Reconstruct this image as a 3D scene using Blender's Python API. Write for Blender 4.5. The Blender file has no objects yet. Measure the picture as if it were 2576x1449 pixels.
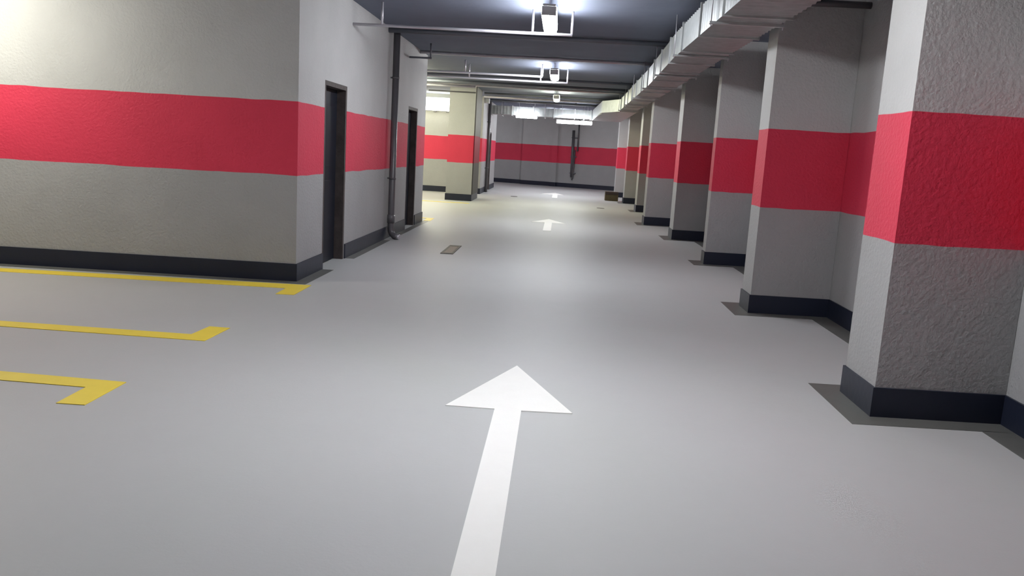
import bpy, bmesh, math, random
from mathutils import Vector, Matrix
random.seed(3)
COL = bpy.context.scene.collection
ZC = 3.03            # ceiling height
XW = 2.66            # face of the right-hand back wall
XL = -2.545          # corridor face of the left block
SK = 0.176           # skirting height

# ------------------------------------------------------------------ materials
def new_mat(name):
    m = bpy.data.materials.new(name); m.use_nodes = True
    nt = m.node_tree; b = nt.nodes['Principled BSDF']
    return m, nt, b

def noise(nt, scale, detail=4, rough=0.55, vec=None):
    n = nt.nodes.new('ShaderNodeTexNoise')
    n.inputs['Scale'].default_value = scale
    n.inputs['Detail'].default_value = detail
    n.inputs['Roughness'].default_value = rough
    if vec: nt.links.new(vec, n.inputs['Vector'])
    return n

def math_node(nt, op, a, b=None):
    n = nt.nodes.new('ShaderNodeMath'); n.operation = op
    for i, v in enumerate((a, b)):
        if v is None: continue
        if isinstance(v, (int, float)): n.inputs[i].default_value = v
        else: nt.links.new(v, n.inputs[i])
    return n.outputs[0]

def mix_col(nt, fac, a, b, mode='MIX'):
    n = nt.nodes.new('ShaderNodeMix'); n.data_type = 'RGBA'; n.blend_type = mode
    for sock, v in ((n.inputs[0], fac), (n.inputs[6], a), (n.inputs[7], b)):
        if isinstance(v, (int, float)): sock.default_value = v
        elif isinstance(v, tuple): sock.default_value = (*v, 1)
        else: nt.links.new(v, sock)
    return n.outputs[2]

def bump(nt, b, height, strength=0.4, dist=0.01):
    n = nt.nodes.new('ShaderNodeBump')
    n.inputs['Strength'].default_value = strength
    n.inputs['Distance'].default_value = dist
    nt.links.new(height, n.inputs['Height'])
    nt.links.new(n.outputs[0], b.inputs['Normal'])

RED = (0.66, 0.042, 0.088)
UPPER = (0.51, 0.507, 0.502)
LOWER = (0.36, 0.358, 0.358)

def banded_paint(name, z0, z1, strength=0.5, RED=RED, UPPER=UPPER, LOWER=LOWER):
    m, nt, b = new_mat(name)
    tc = nt.nodes.new('ShaderNodeTexCoord'); obj = tc.outputs['Object']
    sep = nt.nodes.new('ShaderNodeSeparateXYZ'); nt.links.new(obj, sep.inputs[0])
    wob = noise(nt, 2.2, 2, 0.5, obj)
    z = math_node(nt, 'ADD', sep.outputs[2], math_node(nt, 'MULTIPLY', math_node(nt, 'SUBTRACT', wob.outputs[0], 0.5), 0.028))
    def step(edge):
        s = nt.nodes.new('ShaderNodeMapRange'); s.clamp = True
        nt.links.new(z, s.inputs[0]); s.inputs[1].default_value = edge - 0.002; s.inputs[2].default_value = edge + 0.002
        return s.outputs[0]
    c = mix_col(nt, step(z0), LOWER, RED)
    c = mix_col(nt, step(z1), c, UPPER)
    blot = noise(nt, 1.3, 5, 0.6, obj)
    mr = nt.nodes.new('ShaderNodeMapRange'); nt.links.new(blot.outputs[0], mr.inputs[0])
    mr.inputs[1].default_value = 0.3; mr.inputs[2].default_value = 0.7
    mr.inputs[3].default_value = 0.93; mr.inputs[4].default_value = 1.04
    comb = nt.nodes.new('ShaderNodeCombineColor')
    for k in range(3): nt.links.new(mr.outputs[0], comb.inputs[k])
    c = mix_col(nt, 1.0, c, comb.outputs[0], 'MULTIPLY')
    nt.links.new(c, b.inputs['Base Color'])
    b.inputs['Roughness'].default_value = 0.62
    b.inputs['Specular IOR Level'].default_value = 0.3
    a = noise(nt, 40, 4, 0.55, obj); d = noise(nt, 9, 3, 0.5, obj)
    h = math_node(nt, 'ADD', math_node(nt, 'MULTIPLY', a.outputs[0], 0.75), math_node(nt, 'MULTIPLY', d.outputs[0], 0.35))
    bump(nt, b, h, strength, 0.019)
    return m

def simple(name, col, rough=0.6, metal=0.0, spec=0.5, vary=0.0, vscale=5, bmp=0.0, bscale=40):
    m, nt, b = new_mat(name)
    tc = nt.nodes.new('ShaderNodeTexCoord'); obj = tc.outputs['Object']
    b.inputs['Roughness'].default_value = rough
    b.inputs['Metallic'].default_value = metal
    b.inputs['Specular IOR Level'].default_value = spec
    n = noise(nt, vscale, 4, 0.6, obj)
    lo = tuple(max(0, x * (1 - vary)) for x in col); hi = tuple(min(1, x * (1 + vary)) for x in col)
    nt.links.new(mix_col(nt, n.outputs[0], lo, hi), b.inputs['Base Color'])
    if bmp:
        n2 = noise(nt, bscale, 4, 0.6, obj); bump(nt, b, n2.outputs[0], bmp, 0.01)
    return m

def emit(name, col, strength):
    m, nt, b = new_mat(name)
    b.inputs['Base Color'].default_value = (0.8, 0.8, 0.8, 1)
    b.inputs['Emission Color'].default_value = (*col, 1)
    b.inputs['Emission Strength'].default_value = strength
    return m

M_PAINT = banded_paint('banded wall paint', 1.016, 1.744)
M_PAINT_L = banded_paint('banded wall paint left block', 1.041, 1.746)
M_PAINT_D = banded_paint('dark banded side paint', 1.016, 1.744, .3, (0.22, .012, .03), (.11, .107, .10), (.085, .085, .083))
M_SKIRT = simple('navy black gloss skirting', (0.015, 0.019, 0.036), 0.42, 0, 0.4, 0.2, 3, 0.15, 20)
M_CEIL = simple('dark blue grey ceiling paint', (0.175, 0.195, 0.255), 0.85, 0, 0.2, 0.12, 2, 0.3, 12)

def floor_mat():
    m, nt, b = new_mat('grey epoxy floor')
    tc = nt.nodes.new('ShaderNodeTexCoord'); obj = tc.outputs['Object']
    n = noise(nt, 0.55, 5, 0.6, obj)
    c = mix_col(nt, n.outputs[0], (0.418, 0.422, 0.42), (0.49, 0.493, 0.488))
    n3 = noise(nt, 14, 4, 0.6, obj)
    c = mix_col(nt, math_node(nt, 'MULTIPLY', n3.outputs[0], 0.12), c, (0.58, 0.58, 0.58))
    nt.links.new(c, b.inputs['Base Color'])
    b.inputs['Roughness'].default_value = 0.50
    b.inputs['Specular IOR Level'].default_value = 0.30
    a = noise(nt, 60, 4, 0.6, obj); d = noise(nt, 6, 3, 0.5, obj)
    h = math_node(nt, 'ADD', math_node(nt, 'MULTIPLY', a.outputs[0], 0.35), math_node(nt, 'MULTIPLY', d.outputs[0], 0.5))
    bump(nt, b, h, 0.35, 0.006)
    return m
M_FLOOR = floor_mat()
M_BORDER = simple('dark grey floor border paint', (0.125, 0.125, 0.118), 0.45, 0, 0.4, 0.2, 4, 0.1, 60)
M_WHITE = simple('white road paint', (0.86, 0.85, 0.82), 0.5, 0, 0.4, 0.03, 8, 0.1, 60)
M_YELLOW = simple('yellow road paint', (0.86, 0.66, 0.07), 0.5, 0, 0.4, 0.08, 6, 0.1, 60)
M_DOOR = simple('dark navy painted steel', (0.010, 0.012, 0.020), 0.5, 0, 0.3, 0.15, 4)
M_FRAME = simple('dark brown film covered steel', (0.080, 0.066, 0.064), 0.6, 0.0, 0.25, 0.5, 7, 0.5, 16)
M_PIPE = simple('dark grey plastic pipe', (0.105, 0.100, 0.108), 0.35, 0, 0.5, 0.1, 5)
M_GALV = simple('galvanised sheet steel', (0.38, 0.40, 0.40), 0.40, 0.40, 0.5, 0.35, 9, 0.15, 30)
M_FLANGE = simple('galvanised flange steel', (0.52, 0.54, 0.54), 0.35, 0.4, 0.5, 0.15, 9)
M_COND = simple('pale galvanised conduit', (0.60, 0.58, 0.62), 0.4, 0.5, 0.5, 0.1, 5)
M_DARKP = simple('dark painted conduit', (0.16, 0.17, 0.20), 0.5, 0.2, 0.5, 0.1, 5)
M_HOUS = simple('white lamp housing', (0.7, 0.7, 0.7), 0.4)
M_GRATE = simple('dark cast drain frame', (0.055, 0.045, 0.04), 0.5, 0.5, 0.5, 0.3, 12)
M_GRATE2 = simple('tan drain grille', (0.26, 0.21, 0.17), 0.5, 0.3, 0.5, 0.3, 20)
M_CARD = simple('brown cardboard', (0.105, 0.085, 0.055), 0.85, 0, 0.1, 0.25, 9)
M_CARD2 = simple('dark cardboard tape', (0.05, 0.035, 0.035), 0.6, 0, 0.3, 0.2, 9)
E_COOL = emit('cool white lit diffuser', (0.93, 0.96, 1.0), 84)
E_NEAR = emit('near cool white lit diffuser', (0.96, 0.975, 1.0), 130)
E_THIRD = emit('third lit diffuser', (1.0, 1.0, 0.70), 78)
E_WARM = emit('warm greenish lit diffuser', (1.0, 0.98, 0.84), 84)
E_BAY = emit('warm greenish lit bay diffuser', (1.0, 1.0, 0.70), 150)
E_PANEL = emit('warm lit panel diffuser', (1.0, 1.0, 0.84), 26)
E_END = emit('cool lit far diffuser', (0.93, 0.96, 1.0), 85)

# ------------------------------------------------------------------ helpers
class MB:
    def __init__(s): s.bm = bmesh.new()
    def box(s, x0, x1, y0, y1, z0, z1, bevel=0):
        return s.prism([(x0, y0), (x1, y0), (x1, y1), (x0, y1)], z0, z1, bevel)
    def prism(s, pts, z0, z1, bevel=0):
        a = 0
        for i in range(len(pts)):
            p, q = pts[i], pts[(i + 1) % len(pts)]; a += p[0] * q[1] - q[0] * p[1]
        if a < 0: pts = pts[::-1]
        lo = [s.bm.verts.new((p[0], p[1], z0)) for p in pts]
        hi = [s.bm.verts.new((p[0], p[1], z1)) for p in pts]
        fs = [s.bm.faces.new(lo[::-1]), s.bm.faces.new(hi)]
        n = len(pts)
        for i in range(n):
            fs.append(s.bm.faces.new((lo[i], lo[(i + 1) % n], hi[(i + 1) % n], hi[i])))
        if bevel:
            es = set(e for f in fs for e in f.edges)
            bmesh.ops.bevel(s.bm, geom=list(es), offset=bevel, segments=2, affect='EDGES', profile=0.5)
        return s
    def tube(s, pts, r, seg=14, cap=True):
        pts = [Vector(p) for p in pts]; rings = []
        up = None
        for i, p in enumerate(pts):
            t = (pts[min(i + 1, len(pts) - 1)] - pts[max(i - 1, 0)]).normalized()
            if up is None:
                up = Vector((0, 0, 1)) if abs(t.z) < 0.9 else Vector((1, 0, 0))
            side = t.cross(up).normalized(); up = side.cross(t).normalized()
            rr = r[i] if isinstance(r, (list, tuple)) else r
            rings.append([s.bm.verts.new(p + (side * math.cos(2 * math.pi * k / seg) + up * math.sin(2 * math.pi * k / seg)) * rr) for k in range(seg)])
        for a, b in zip(rings, rings[1:]):
            for k in range(seg):
                f = s.bm.faces.new((a[k], a[(k + 1) % seg], b[(k + 1) % seg], b[k])); f.smooth = True
        if cap:
            s.bm.faces.new(rings[0][::-1]); s.bm.faces.new(rings[-1])
        return s
    def loft(s, rings, cap=True):
        vs = [[s.bm.verts.new(p) for p in r] for r in rings]; n = len(vs[0])
        for a, b in zip(vs, vs[1:]):
            for k in range(n): s.bm.faces.new((a[k], a[(k + 1) % n], b[(k + 1) % n], b[k]))
        if cap:
            s.bm.faces.new(vs[0][::-1]); s.bm.faces.new(vs[-1])
        return s
    def build(s, name, mat, parent=None):
        bmesh.ops.recalc_face_normals(s.bm, faces=s.bm.faces)
        me = bpy.data.meshes.new(name); s.bm.to_mesh(me); s.bm.free()
        me.materials.append(mat)
        o = bpy.data.objects.new(name, me); COL.objects.link(o)
        if parent: o.parent = parent
        return o

def tag(o, label, cat, group=None):
    o['label'] = label; o['category'] = cat
    if group: o['group'] = group
    return o
def struct(o):
    o['kind'] = 'structure'; return o
def empty(name, loc=(0, 0, 0), rz=0):
    o = bpy.data.objects.new(name, None); COL.objects.link(o)
    o.location = loc; o.rotation_euler = (0, 0, rz); return o
def recentre(o):
    """put a one-mesh object's origin at the middle of its base"""
    vs = [v.co for v in o.data.vertices]
    c = Vector(((min(v.x for v in vs) + max(v.x for v in vs)) / 2, (min(v.y for v in vs) + max(v.y for v in vs)) / 2, min(v.z for v in vs)))
    for v in o.data.vertices: v.co -= c
    o.location = c
    return o
def copy_tree(o, parent=None):
    c = o.copy(); COL.objects.link(c)
    if parent is not None: c.parent = parent
    for ch in list(o.children): copy_tree(ch, c)
    return c

# ------------------------------------------------------------------ shell
ye = lambda x: 36.84 - 0.3268 * (x + 2.96)       # line of the slanted far wall
struct(MB().box(-9.2, XW + .3, -6, 40, -0.2, 0).build('floor', M_FLOOR))
struct(MB().box(-9.2, XW + .3, -6, 40, ZC, ZC + .2).build('ceiling', M_CEIL))
struct(MB().box(XW, XW + .25, -6, 36, 0, ZC).build('wall_right', M_PAINT))
struct(MB().box(-9.2, -9.0, -6, 40, 0, ZC).build('wall_outer_left', M_PAINT))
struct(MB().box(-9.0, XW, -6, -5.8, 0, ZC).build('wall_back', M_PAINT))
# far wall: left length stands back, right length steps forward, with a shallow pilaster
w = MB()
w.prism([(-9.0, ye(-9) + .25), (-1.72, ye(-1.72) + .25), (-1.72, ye(-1.72) + .6), (-9.0, ye(-9) + .6)], 0, ZC)
w.prism([(-1.72, ye(-1.72)), (XW, ye(XW)), (XW, ye(XW) + .6), (-1.72, ye(-1.72) + .6)], 0, ZC)
w.prism([(-.42, ye(-.42) - .10), (-.18, ye(-.18) - .10), (-.18, ye(-.18)), (-.42, ye(-.42))], 0, ZC)
struct(w.build('wall_far', M_PAINT))
w = MB()
w.prism([(-9.0, ye(-9) + .235), (-1.735, ye(-1.735) + .235), (-1.735, ye(-1.735) + .25), (-9.0, ye(-9) + .25)], 0, SK)
w.prism([(-1.735, ye(-1.735) - .015), (-.435, ye(-.435) - .015), (-.435, ye(-.435)), (-1.735, ye(-1.735) + .25)], 0, SK)
w.prism([(-.435, ye(-.435) - .115), (-.165, ye(-.165) - .115), (-.165, ye(-.165)), (-.435, ye(-.435))], 0, SK)
w.prism([(-.165, ye(-.165) - .015), (XW, ye(XW) - .015), (XW, ye(XW)), (-.165, ye(-.165))], 0, SK)
struct(w.build('baseboard_far', M_SKIRT))

# left block, nearer: front wall, side wall with two door openings, rear wall
yf = lambda x: 7.912 + 0.0408 * (x - XL)
struct(MB().prism([(-9.0, yf(-9)), (XL, yf(XL)), (XL, yf(XL) + .2), (-9.0, yf(-9) + .2)], 0, ZC).build('wall_left_front', M_PAINT_L))
D1, D2 = (8.80, 9.715), (13.62, 14.50)
w = MB()
for a, b in ((8.112, D1[0]), (D1[1], D2[0]), (D2[1], 15.337)): w.box(XL - .2, XL, a, b, 0, ZC)
for d in (D1, D2): w.box(XL - .2, XL, d[0], d[1], 2.03, ZC)
struct(w.build('wall_left_side', M_PAINT_L))
struct(MB().box(-9.0, XL - .2, 15.137, 15.337, 0, ZC).build('wall_left_rear', M_PAINT_L))
t = .014
w = MB()
w.prism([(-9.0, yf(-9) - t), (XL + t, yf(XL) - t), (XL + t, D1[0]), (XL, D1[0]), (XL, yf(XL)), (-9.0, yf(-9))], 0, SK)
struct(w.build('baseboard_left_front', M_SKIRT))
w = MB()
w.box(XL, XL + t, D1[1] + .02, D2[0] - .02, 0, SK)
w.prism([(XL, D2[1] + .02), (XL + t, D2[1] + .02), (XL + t, 15.337 + t), (-9.0, 15.337 + t), (-9.0, 15.337), (XL, 15.337)], 0, SK)
struct(w.build('baseboard_left_side', M_SKIRT))

# left block, farther
XB = -2.50
B0, B1 = 26.02, 31.4
D3 = (28.35, 29.45)
struct(MB().box(-9.0, XB, B0, B0 + .2, 0, ZC).build('wall_bay_front', M_PAINT))
w = MB()
w.box(XB - .2, XB, B0 + .2, D3[0], 0, ZC); w.box(XB - .2, XB, D3[1], B1, 0, ZC); w.box(XB - .2, XB, D3[0], D3[1], 2.0, ZC)
struct(w.build('wall_bay_side', M_PAINT))
struct(MB().box(-9.0, XB - .2, B1 - .2, B1, 0, ZC).build('wall_bay_rear', M_PAINT))
w = MB()
w.prism([(-9.0, B0 - t), (XB + t, B0 - t), (XB + t, D3[0]), (XB, D3[0]), (XB, B0), (-9.0, B0)], 0, SK)
w.box(XB, XB + t, D3[1] + .02, B1 + t, 0, SK)
struct(w.build('baseboard_bay', M_SKIRT))
w = MB()

# doors set back in their openings
def door(name, X, d, h, hinge_near=True):
    r = struct(empty(name, (X, (d[0] + d[1]) / 2, 0)))
    hw = (d[1] - d[0]) / 2
    f = MB()
    f.box(-.20, -.002, -hw, -hw + .05, 0, h - .05); f.box(-.20, -.002, hw - .05, hw, 0, h - .05)
    f.box(-.20, -.002, -hw, hw, h - .05, h, 0)
    f.build('frame', M_FRAME, r)
    lf = MB(); lf.box(-.15, -.105, -hw + .052, hw - .052, .008, h - .052, .003)
    lf.box(-.106, -.100, -hw + .17, hw - .17, .25, .95, .002); lf.box(-.106, -.100, -hw + .17, hw - .17, 1.1, h - .25, .002)
    leaf = lf.build('leaf', M_DOOR, r)
door('door_1', XL, D1, 2.03)
door('door_2', XL, D2, 2.03)
door('door_3', XB, D3, 2.0)

# ------------------------------------------------------------------ columns of the right-hand row
S = 0.0488
cols = [  # X, near Y, far Y, label
    (1.901, 4.710, 5.202, 'nearest wall column at the right edge of the photo, coarse stucco, red band'),
    (1.901, 7.877, 8.239, 'red-banded column whose whole front stands in shade, behind the nearest one'),
    (2.091, 11.498, 11.709, 'thin brightly lit red-banded column with duct shadow cutting across its top, third along'),
    (2.090, 14.861, 15.330, 'dark-fronted red-banded column with pale side, between two brightly lit columns'),
    (1.883, 17.806, 18.230, 'brightly lit red-banded column standing right behind the dark-fronted fourth one'),
    (2.083, 22.025, 22.55, 'narrow dark strip of red-banded column, third from the far end of right row'),
    (2.032, 25.774, 26.25, 'dark far red-banded column, just right of the cardboard box'),
    (1.985, 29.50, 30.0, 'farthest red-banded column of right row, rising behind the cardboard box'),
]
def footprint(X, y0, y1, e=0.0, xr=XW - .002):
    return [(X - e, y0 - e - S * e), (xr, y0 - e + S * (xr - X)), (xr, y1 + e + S * (xr - X)), (X - e, y1 + e - S * e)]
for X, y0, y1, lab in cols:
    r = empty('column', (X, y0, 0)); tag(r, lab, 'column', 'red-banded columns along the right wall')
    loc = lambda P: [(p[0] - X, p[1] - y0) for p in P]
    MB().prism(loc(footprint(X, y0, y1)), 0, ZC - .001).build('shaft', M_PAINT, r)
    # skirting: a U-shaped strip round the three free faces
    o = footprint(X, y0, y1, t); i = footprint(X, y0, y1, -.001)
    MB().prism(loc([o[1], o[0], o[3], o[2], i[2], i[3], i[0], i[1]]), 0, SK).build('skirting', M_SKIRT, r)
# skirting on the back wall between the columns
w = MB(); ys = -5.8
for X, y0, y1, lab in cols:
    w.box(XW - t, XW, ys, y0 + S * (XW - X) - t - .002, 0, SK); ys = y1 + S * (XW - X) + t + .002
w.box(XW - t, XW, ys, ye(XW) - .02, 0, SK)
struct(w.build('baseboard_right', M_SKIRT))

# free-standing column of the side bay
xa0, xa1, ya0, ya1 = -3.053, -2.36, 22.19, 23.75
r = empty('column', (xa0, ya0, 0)); tag(r, 'free-standing square column with red band at the mouth of the left parking bay', 'column')
MB().box(0, xa1 - xa0, 0, ya1 - ya0, 0, ZC - .001).build('shaft', M_PAINT, r)
w = MB(); W, D = xa1 - xa0, ya1 - ya0
cs = MB().box(W + .001, W + .022, .06, D, SK, ZC - .002).build('side_sheet', M_PAINT_D, r); cs['label'] = 'dark grey side face'  # thin sheet giving the corridor side darker bands than the shaft
w.box(-t, W + t, -t, .001, 0, SK); w.box(-t, W + t, D - .001, D + t, 0, SK); w.box(-t, .001, 0, D, 0, SK); w.box(W - .001, W + t, 0, D, 0, SK)
w.build('skirting', M_SKIRT, r)

# ------------------------------------------------------------------ painted border on the floor, round the skirtings
w = MB(); e = .17; zb = .0025
prev = None
for X, y0, y1, lab in cols:
    o = footprint(X, y0, y1, t); b = footprint(X, y0, y1, e)
    w.prism([b[0], b[1], o[1], o[0]], .0001, zb); w.prism([b[0], o[0], o[3], b[3]], .0001, zb); w.prism([o[3], o[2], b[2], b[3]], .0001, zb)
ys = -5.8
for X, y0, y1, lab in cols + [(XW, ye(XW) - .05, 40, '')]:
    w.box(XW - .2, XW - t, ys, y0 + S * (XW - X) - e, .0001, zb); ys = y1 + S * (XW - X) + e
struct(w.build('trim_1', M_BORDER))
w = MB(); e2 = .14
w.prism([(-9, yf(-9) - e2), (XL + e2, yf(XL) - e2), (XL + e2, D1[0] - .02), (XL + t, D1[0] - .02), (XL + t, yf(XL) - t), (-9, yf(-9) - t)], .0001, zb)
w.box(XL + t, XL + .12, D1[1] + .05, 11.9, .0001, zb); w.box(XL + t, XL + .12, 12.4, 15.45, .0001, zb)
struct(w.build('trim_2', M_BORDER))

# ------------------------------------------------------------------ floor markings
def flat(name, pts, mat, label, cat, group=None):
    o = MB().prism(pts, .0002, .004).build(name, mat); recentre(o); return tag(o, label, cat, group)
def arrow(cx, tip, base, tail, hl, hr, sw, label, lean=0):
    pts = [(cx, tip), (cx + hr, base + .02), (cx + sw / 2, base), (cx + sw / 2 - lean, tail), (cx - sw / 2 - lean, tail), (cx - sw / 2, base), (cx - hl, base)]
    return flat('painted_arrow', pts, M_WHITE, label, 'arrow', 'white direction arrows down the middle of the lane')
arrow(-.198, 5.271, 4.318, 2.05, .345, .355, .147, 'large white arrow painted on the grey floor in the foreground')
arrow(-.17, 17.70, 16.75, 14.98, .35, .35, .15, 'white arrow painted mid-lane, short-looking, between the slot drain and far columns')
arrow(-.12, 29.9, 28.6, 26.5, .50, .30, .17, 'farthest white arrow painted on the floor, small beside the dark cardboard box')
G = 'yellow parking bay lines on the left'
flat('parking_line', [(-7.6, 7.34), (-5.3, 7.53), (-2.335, 7.74), (-2.33, 7.20), (-2.495, 7.185), (-2.505, 7.50), (-5.2, 7.36), (-7.6, 7.17)], M_YELLOW,
     'thin yellow parking line running along the base of the left wall', 'parking line', G)
flat('parking_line', [(-7.6, 5.50), (-3.89, 5.483), (-2.505, 5.49), (-2.491, 5.76), (-2.335, 5.755), (-2.342, 5.335), (-3.79, 5.335), (-7.6, 5.34)], M_YELLOW,
     'middle yellow parking line on the left, its end hooked away from the viewer', 'parking line', G)
flat('parking_line', [(-7.6, 4.40), (-3.094, 4.335), (-2.338, 4.305), (-2.33, 3.885), (-2.478, 3.88), (-2.49, 4.166), (-2.981, 4.18), (-7.6, 4.25)], M_YELLOW,
     'nearest yellow parking line on the left, its end hooked toward the viewer', 'parking line', G)
flat('parking_line', [(-7.6, 16.0), (-2.42, 16.12), (-2.40, 15.5), (-2.53, 15.49), (-2.55, 15.98), (-7.6, 15.86)], M_YELLOW,
     'pale yellow line on the bay floor just past the left block corner', 'parking line', G)
flat('parking_line', [(-7.6, 21.0), (-2.30, 21.3), (-2.28, 21.15), (-7.6, 20.85)], M_YELLOW,
     'pale yellow line on the floor in front of the free-standing bay column', 'parking line', G)

# drains
r = empty('floor_drain', (-1.435, 11.28, 0)); tag(r, 'slot drain set in the lane floor near the left wall pipe', 'drain')
w = MB(); L, Wd, f = .49, .085, .03
w.box(-Wd, -Wd + f, -L, L, .0005, .008); w.box(Wd - f, Wd, -L, L, .0005, .008); w.box(-Wd + f, Wd - f, -L, -L + .12, .0005, .008); w.box(-Wd + f, Wd - f, L - .12, L, .0005, .008)
w.build('frame', M_GRATE, r)
w = MB()
for k in range(12): w.box(-Wd + f, Wd - f, -L + .125 + k * .0615, -L + .125 + k * .0615 + .045, .0005, .006)
w.build('grille', M_GRATE2, r)
for (x, y), lab in (((-1.39, 25.9), 'small dark drain cover far down the lane, left of the lane arrows'),
                    ((1.17, 22.6), 'small dark drain cover far down the lane, near the right columns')):
    o = MB().tube([(x, y, .0005), (x, y, .008)], [.11, .10], 20).build('drain_cover', M_GRATE); recentre(o); tag(o, lab, 'drain')

# cardboard box by the far columns
r = empty('cardboard_box', (1.715, 26.93, 0)); tag(r, 'brown cardboard box on the floor beside the far right columns', 'box')
MB().box(-.21, .21, -.18, .18, .001, .285, .004).build('carton', M_CARD, r)
MB().box(-.212, .212, -.03, .03, .2851, .288).build('tape_strip', M_CARD2, r)
MB().prism([(-.21, -.205), (.21, -.205), (.21, -.183), (-.21, -.183)], .2, .283).build('flap', M_CARD2, r)

# ------------------------------------------------------------------ drain pipe on the left wall
r = empty('drain_pipe', (XL + .075, 12.13, 0)); tag(r, 'dark grey vertical drain pipe on the left wall between the two doors', 'pipe')
pp = [(0, 0, ZC - .01), (0, 0, .17), (.004, -.002, .12), (.025, -.012, .075), (.065, -.03, .045), (.12, -.055, .04)]
MB().tube(pp, .048, 18).build('pipe_run', M_PIPE, r)
MB().tube([(0, 0, .36), (0, 0, .30), (0, 0, .24)], [.056, .057, .056], 18).build('coupling', M_PIPE, r)
MB().tube([(.10, -.046, .041), (.15, -.069, .039)], [.040, .036], 18).build('outlet_end', M_COND, r)
for z in (.9, 2.35):
    w = MB(); w.tube([(0, 0, z - .015), (0, 0, z + .015)], .054, 18); w.box(-.074, -.03, -.012, .012, z - .01, z + .01); w.build('pipe_clamp', M_PIPE, r)
# far wall pipe and far block pipe
r = empty('downpipe', (XB + .07, 27.4, 0)); tag(r, 'dark downpipe on the far left block beside its door', 'pipe')
MB().tube([(0, 0, ZC - .01), (0, 0, .01)], .05, 16).build('pipe_run', M_PIPE, r)
for z in (.8, 2.3):
    w = MB(); w.tube([(0, 0, z - .015), (0, 0, z + .015)], .056, 16); w.box(-.069, -.03, -.012, .012, z - .01, z + .01); w.build('pipe_clamp', M_PIPE, r)
xe = .56; r = empty('cable_riser', (xe, ye(xe) - .075, 0), -math.atan(.3268)); tag(r, 'dark vertical cable riser hanging on the far end wall', 'pipe')
w = MB(); w.tube([(-.08, -.05, 2.42), (-.07, -.05, 1.5), (-.05, -.055, .45)], .06, 12); w.build('cable_bundle', M_PIPE, r)
w = MB(); w.tube([(.14, -.045, ZC - .01), (.14, -.045, 1.55)], .032, 10); w.tube([(.03, -.05, 1.6), (.0, -.05, .40), (-.03, -.05, .33)], .03, 10); w.build('cable', M_PIPE, r)
for z in (.6, 1.3, 2.1): MB().box(-.16, .10, -.06, .06, z, z + .03).build('wall_clip', M_DARKP, r)

# ------------------------------------------------------------------ ventilation ducts
def duct_path(pts, step):
    out = []
    for (a, b) in zip(pts, pts[1:]):
        n = max(1, round(abs(b[0] - a[0]) / step))
        for k in range(n): out.append(tuple(a[i] + (b[i] - a[i]) * k / n for i in range(3)))
    out.append(pts[-1]); return out
DZ0, DZ1 = 2.60, 2.875
r = empty('ventilation_duct', (1.5, 8, DZ0)); tag(r, 'long galvanised rectangular air duct hung along the right columns', 'air duct')
OX, OY, OZ = 1.5, 8, DZ0
path = [(-3.0, 1.245, 1.76), (10.0, 1.25, 1.79), (14.0, 1.36, 1.83), (22.0, 1.44, 1.845)]
def ring(y, xl, xr, g=0): return [(xl - g - OX, y - OY, DZ0 - g - OZ), (xr + g - OX, y - OY, DZ0 - g - OZ), (xr + g - OX, y - OY, DZ1 + g - OZ), (xl - g - OX, y - OY, DZ1 + g - OZ)]
rings = []; dp = duct_path(path, .06)
for k, (y, xl, xr) in enumerate(dp): rings.append(ring(y, xl, xr, .007 if (k // 1) % 2 else -.0005))
MB().loft(rings).build('duct_body', M_GALV, r)
def at(y):
    for a, b in zip(path, path[1:]):
        if a[0] <= y <= b[0]:
            q = (y - a[0]) / (b[0] - a[0]); return a[1] + (b[1] - a[1]) * q, a[2] + (b[2] - a[2]) * q
    return path[-1][1:]
y = -2.4; k = 0
while y < 21.9:
    xl, xr = at(y); w = MB(); g = .022
    for (a, b, c, d) in ((xl - g - OX, xl - .001 - OX, DZ0 - g, DZ1 + g), (xr + .001 - OX, xr + g - OX, DZ0 - g, DZ1 + g)):
        w.box(a, b, y - .016 - OY, y + .016 - OY, c - OZ, d - OZ)
    w.box(xl - OX, xr - OX, y - .016 - OY, y + .016 - OY, -g, -.001)
    w.box(xl - OX, xr - OX, y - .016 - OY, y + .016 - OY, DZ1 - OZ + .001, DZ1 - OZ + g)
    w.build('flange', M_FLANGE, r)
    if k % 2 == 0:
        yy = y + .35 - OY; hg = MB()
        hg.box(xl - .06 - OX, xr + .04 - OX, yy - .02, yy + .02, -.028, -.006)
        h2 = hg.build('trapeze_bar', M_FLANGE, r)
        for x in (xl - .045 - OX, xr + .03 - OX): MB().tube([(x, yy, -.05), (x, yy, ZC - OZ)], .005, 8).build('hanger_rod', M_COND, h2)
    y += 1.18; k += 1
# elbow where the long duct turns into the cross duct
w = MB()
w.prism([(1.44 - OX, 22.0 - OY), (1.90 - OX, 22.0 - OY), (1.93 - OX, 28.6 - OY), (.95 - OX, 28.6 - OY), (.95 - OX, 27.9 - OY), (1.03 - OX, 23.1 - OY)], -.02, DZ1 - OZ + .02)
w.build('elbow_section', M_GALV, r)
w = MB(); w.tube([(1.02 - OX, 23.3 - OY, -.03), (.94 - OX, 27.9 - OY, -.03)], .02, 8); w.build('elbow_seam', M_FLANGE, r)

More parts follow.
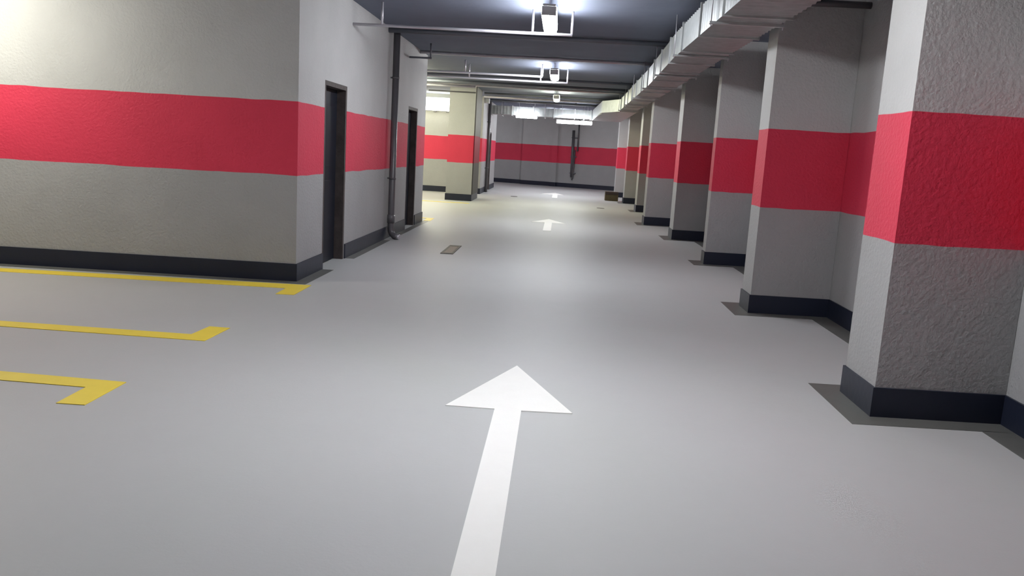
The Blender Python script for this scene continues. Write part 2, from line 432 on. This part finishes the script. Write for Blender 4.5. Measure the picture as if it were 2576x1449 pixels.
# cross duct at the far end
XA, XE = XB + .02, .945
r = empty('ventilation_duct', (XA, 28, 2.6)); tag(r, 'galvanised cross duct spanning the lane at its far end under the lamps', 'air duct')
rings = []; n = 64
for k in range(n + 1):
    x = (XE - XA) * k / n; g = .005 if k % 2 else 0
    rings.append([(x, -g, -g), (x, .6 + g, -g), (x, .6 + g, .275 + g), (x, -g, .275 + g)])
MB().loft(rings).build('duct_body', M_GALV, r)
for x in (.05, .75, 1.45, 2.15, 2.85, 3.38):
    w = MB(); w.box(x - .018, x + .018, -.025, -.006, -.025, .3); w.box(x - .018, x + .018, .606, .625, -.025, .3)
    w.box(x - .018, x + .018, -.006, .606, -.025, -.006); w.box(x - .018, x + .018, -.006, .606, .281, .3); w.build('flange', M_FLANGE, r)
for x in (.4, 1.85, 3.15):
    for y in (-.05, .65): MB().tube([(x, y, -.04), (x, y, ZC - 2.6)], .006, 8).build('hanger_rod', M_COND, r)
    MB().box(x - .02, x + .02, -.08, .68, -.045, -.02).build('trapeze_bar', M_FLANGE, r)
# junction box high on the far block corner
r = empty('mounted_junction_box', (XB + .08, 26.25, 2.83)); tag(r, 'small pale junction box high on the far left block corner', 'box')
MB().box(-.078, .07, -.1, .1, 0, .16, .006).build('case', M_COND, r)
MB().box(-.06, .055, -.106, -.1, .02, .14, .002).build('cover_plate', M_FLANGE, r)

# ------------------------------------------------------------------ lamps
def batten(loc, rz, length, mat, label, group, wid=.155, drop=None):
    r = empty('ceiling_light', loc, rz); tag(r, label, 'ceiling light', group)
    h = length / 2
    MB().box(-wid / 2 + .01, wid / 2 - .01, -h, h, .0585, .080, .006).build('housing', M_HOUS, r)
    prof = [(-wid / 2 - .002, .058), (-wid / 2 - .004, .0), (-wid / 2 + .012, -.026), (-wid / 4, -.038), (0, -.042), (wid / 4, -.038), (wid / 2 - .012, -.026), (wid / 2 + .004, .0), (wid / 2 + .002, .058)]
    MB().loft([[(p[0], y, p[1]) for p in prof] for y in (-h + .03, h - .03)]).build('diffuser', mat, r)
    for s in (-1, 1):
        MB().box(-wid / 2 + .002, wid / 2 - .002, s * h - .028 * (s > 0), s * h + .028 * (s < 0), -.034, .057, .004).build('end_cap', M_HOUS, r)
        MB().tube([(0, s * h * .7, .079), (0, s * h * .7, ZC - loc[2])], .006, 8).build('hanger_rod', M_COND, r)
    return r
GL = 'strip lights down the middle of the ceiling'
XLmp = -.225
batten((XLmp, 9.45, 2.84), 0, 1.25, E_COOL, 'nearest and brightest glaring strip light over the lane', GL)
batten((XLmp, 15.9, 2.84), 0, 1.25, E_COOL, 'second glaring strip light along the lane, above its conduit bracket', GL)
batten((XLmp, 22.5, 2.84), 0, 1.25, E_THIRD, 'small third strip light over the lane, just above the cross duct', GL)
batten((XLmp, 4.1, 2.84), 0, 1.25, E_NEAR, 'strip light overhead just above the top edge of the photo', GL)
GP = 'strip lights of the left parking bays'
batten((-5.65, 6.55, 2.80), math.pi / 2, 1.25, E_WARM, 'strip light in front of the left wall, beyond the left edge', GP)
batten((-3.92, 19.6, 2.80), math.pi / 2, 1.25, E_BAY, 'strip light in the left bay peeping past the block corner', GP)
batten((-5.3, 23.6, 2.80), math.pi / 2, 1.25, E_BAY, 'added unseen strip light deep in the left bay, brightening the bay wall', GP)  # added lamp, out of view, to brighten the bay wall
GE = 'lit strip lights slung under the far cross duct'
batten((-1.23, 27.75, 2.545), math.pi / 2, .74, E_END, 'short lit strip light hanging left of centre at the far cross duct', GE)
batten((.36, 27.75, 2.44), math.pi / 2, 1.2, E_END, 'long lit strip light hanging right of centre at the far cross duct', GE)
batten((XLmp, 31.3, 2.84), 0, 1.25, E_COOL, 'added strip light hidden behind the far cross duct, brightening the end wall', GL)  # extra lamp put in out of sight to lift the end wall
batten((-5.5, 33.4, 2.8), math.pi / 2, 1.2, E_COOL, 'strip light in the recess behind the far left block', GP)
# big lit panel on the bay wall
r = empty('wall_light_panel', (-4.02, B0, 2.50)); tag(r, 'large blown-out lit panel high on the bay wall left of the free-standing column', 'light panel')
MB().box(-.62, .62, -.10, -.001, 0, .41, .006).build('housing', M_HOUS, r)
MB().box(-.60, .60, -.125, -.101, .02, .39, .004).build('diffuser', E_PANEL, r)
for x in (-.4, .0, .4): MB().box(x - .04, x + .04, -.09, -.01, -.035, -.001).build('bracket', M_PIPE, r)

# ------------------------------------------------------------------ conduits under the ceiling
def conduit(x0, x1, y, z, rad, mat, label, drops=(), group='conduits crossing under the dark ceiling', name='ceiling_conduit'):
    r = empty(name, ((x0 + x1) / 2, y, z)); tag(r, label, 'conduit', group); cx = (x0 + x1) / 2
    MB().tube([(x0 - cx, 0, 0), (x1 - cx, 0, 0)], rad, 10).build('pipe_run', mat, r)
    for x in drops: MB().tube([(x - cx, 0, rad * .3), (x - cx, 0, ZC - z)], rad * .8, 10).build('drop_rod', mat, r)
    return r
conduit(XL, .035, 9.9, 2.765, .018, M_COND, 'pale conduit from left wall to U-bracket round nearest strip light', (-2.2, -.43, .028))
conduit(-6.0, .03, 16.45, 2.765, .019, M_COND, 'pale conduit leading to bracket round second strip light', (-1.9, -.5, .024))
conduit(-6.0, -.45, 15.75, 2.80, .02, M_COND, 'second pale conduit running just in front of the second lamp bracket', (-1.9, -.45))
conduit(XL, 1.62, 14.52, 2.995, .03, M_COND, 'long pale conduit tight under the ceiling between first two strip lights')
conduit(XL, 1.62, 11.9, 2.985, .035, M_DARKP, 'dim grey conduit under the ceiling just past the nearest lamp')
conduit(XL, XL + .36, 13.55, 2.80, .016, M_DARKP, 'short dark stub rod poking out of the left wall top', (XL + .34,))
conduit(-6.0, 1.7, 18.6, 2.99, .03, M_DARKP, 'grey conduit under ceiling just past the second strip light', (1.2,))
conduit(-6.0, 1.7, 20.3, 2.985, .035, M_DARKP, 'grey conduit under ceiling midway between second and third strip lights')
conduit(-6.0, 1.7, 21.3, 2.99, .03, M_COND, 'pale conduit under ceiling just before the third strip light')
conduit(-2.3, 1.9, 23.9, 2.985, .03, M_DARKP, 'grey conduit under ceiling just past the third strip light')
conduit(-2.45, 1.9, 25.4, 2.985, .035, M_COND, 'pale conduit under ceiling between third lamp and the cross duct')
conduit(-2.45, 1.9, 26.9, 2.98, .04, M_DARKP, 'grey conduit under ceiling close before the cross duct', (.36,))
conduit(1.87, XW, 7.78, 2.86, .03, M_PIPE, 'dark pipe crossing the top of the shaded second column')
# light-coloured pipes in the bay, seen past the block corner
conduit(-6.0, -2.2, 20.6, 2.90, .03, M_COND, 'pale pipe in the left bay above the lit panel')
conduit(-3.6, -2.35, 22.05, 2.86, .018, M_PIPE, 'thin dark pipe across the top of the free-standing column')

# ------------------------------------------------------------------ world, camera, view
wd = bpy.data.worlds.new('World'); bpy.context.scene.world = wd; wd.use_nodes = True
wd.node_tree.nodes['Background'].inputs[0].default_value = (0.5, 0.55, 0.6, 1)
wd.node_tree.nodes['Background'].inputs[1].default_value = 0.05

F, PIT, YAW, ROLL = 2063.05, -0.16511, 0.0496, 0.0589
cp, sp, cy, sy, cr, sr = math.cos(PIT), math.sin(PIT), math.cos(YAW), math.sin(YAW), math.cos(ROLL), math.sin(ROLL)
R0 = Vector((cy, sy, 0)); FW = Vector((-sy * cp, cy * cp, sp)); U0 = Vector((sy * sp, -cy * sp, cp))
R = R0 * cr + U0 * sr; U = U0 * cr - R0 * sr
cam = bpy.data.cameras.new('camera'); co = bpy.data.objects.new('camera', cam); COL.objects.link(co)
m = Matrix((R, U, -FW)).transposed().to_4x4(); m.translation = (0, 0, 1.4)
co.matrix_world = m
cam.sensor_width = 36; cam.lens = F * 36 / 2576; cam.clip_start = .05; cam.clip_end = 200
sc = bpy.context.scene; sc.camera = co
sc.view_settings.view_transform = 'Standard'; sc.view_settings.look = 'None'
sc.view_settings.exposure = 0.0; sc.view_settings.gamma = 1; sc.view_settings.use_curve_mapping = False
sc.cycles.max_bounces = 6; sc.cycles.diffuse_bounces = 4; sc.cycles.use_adaptive_sampling = True; sc.cycles.adaptive_threshold = 0.06; sc.cycles.adaptive_min_samples = 16
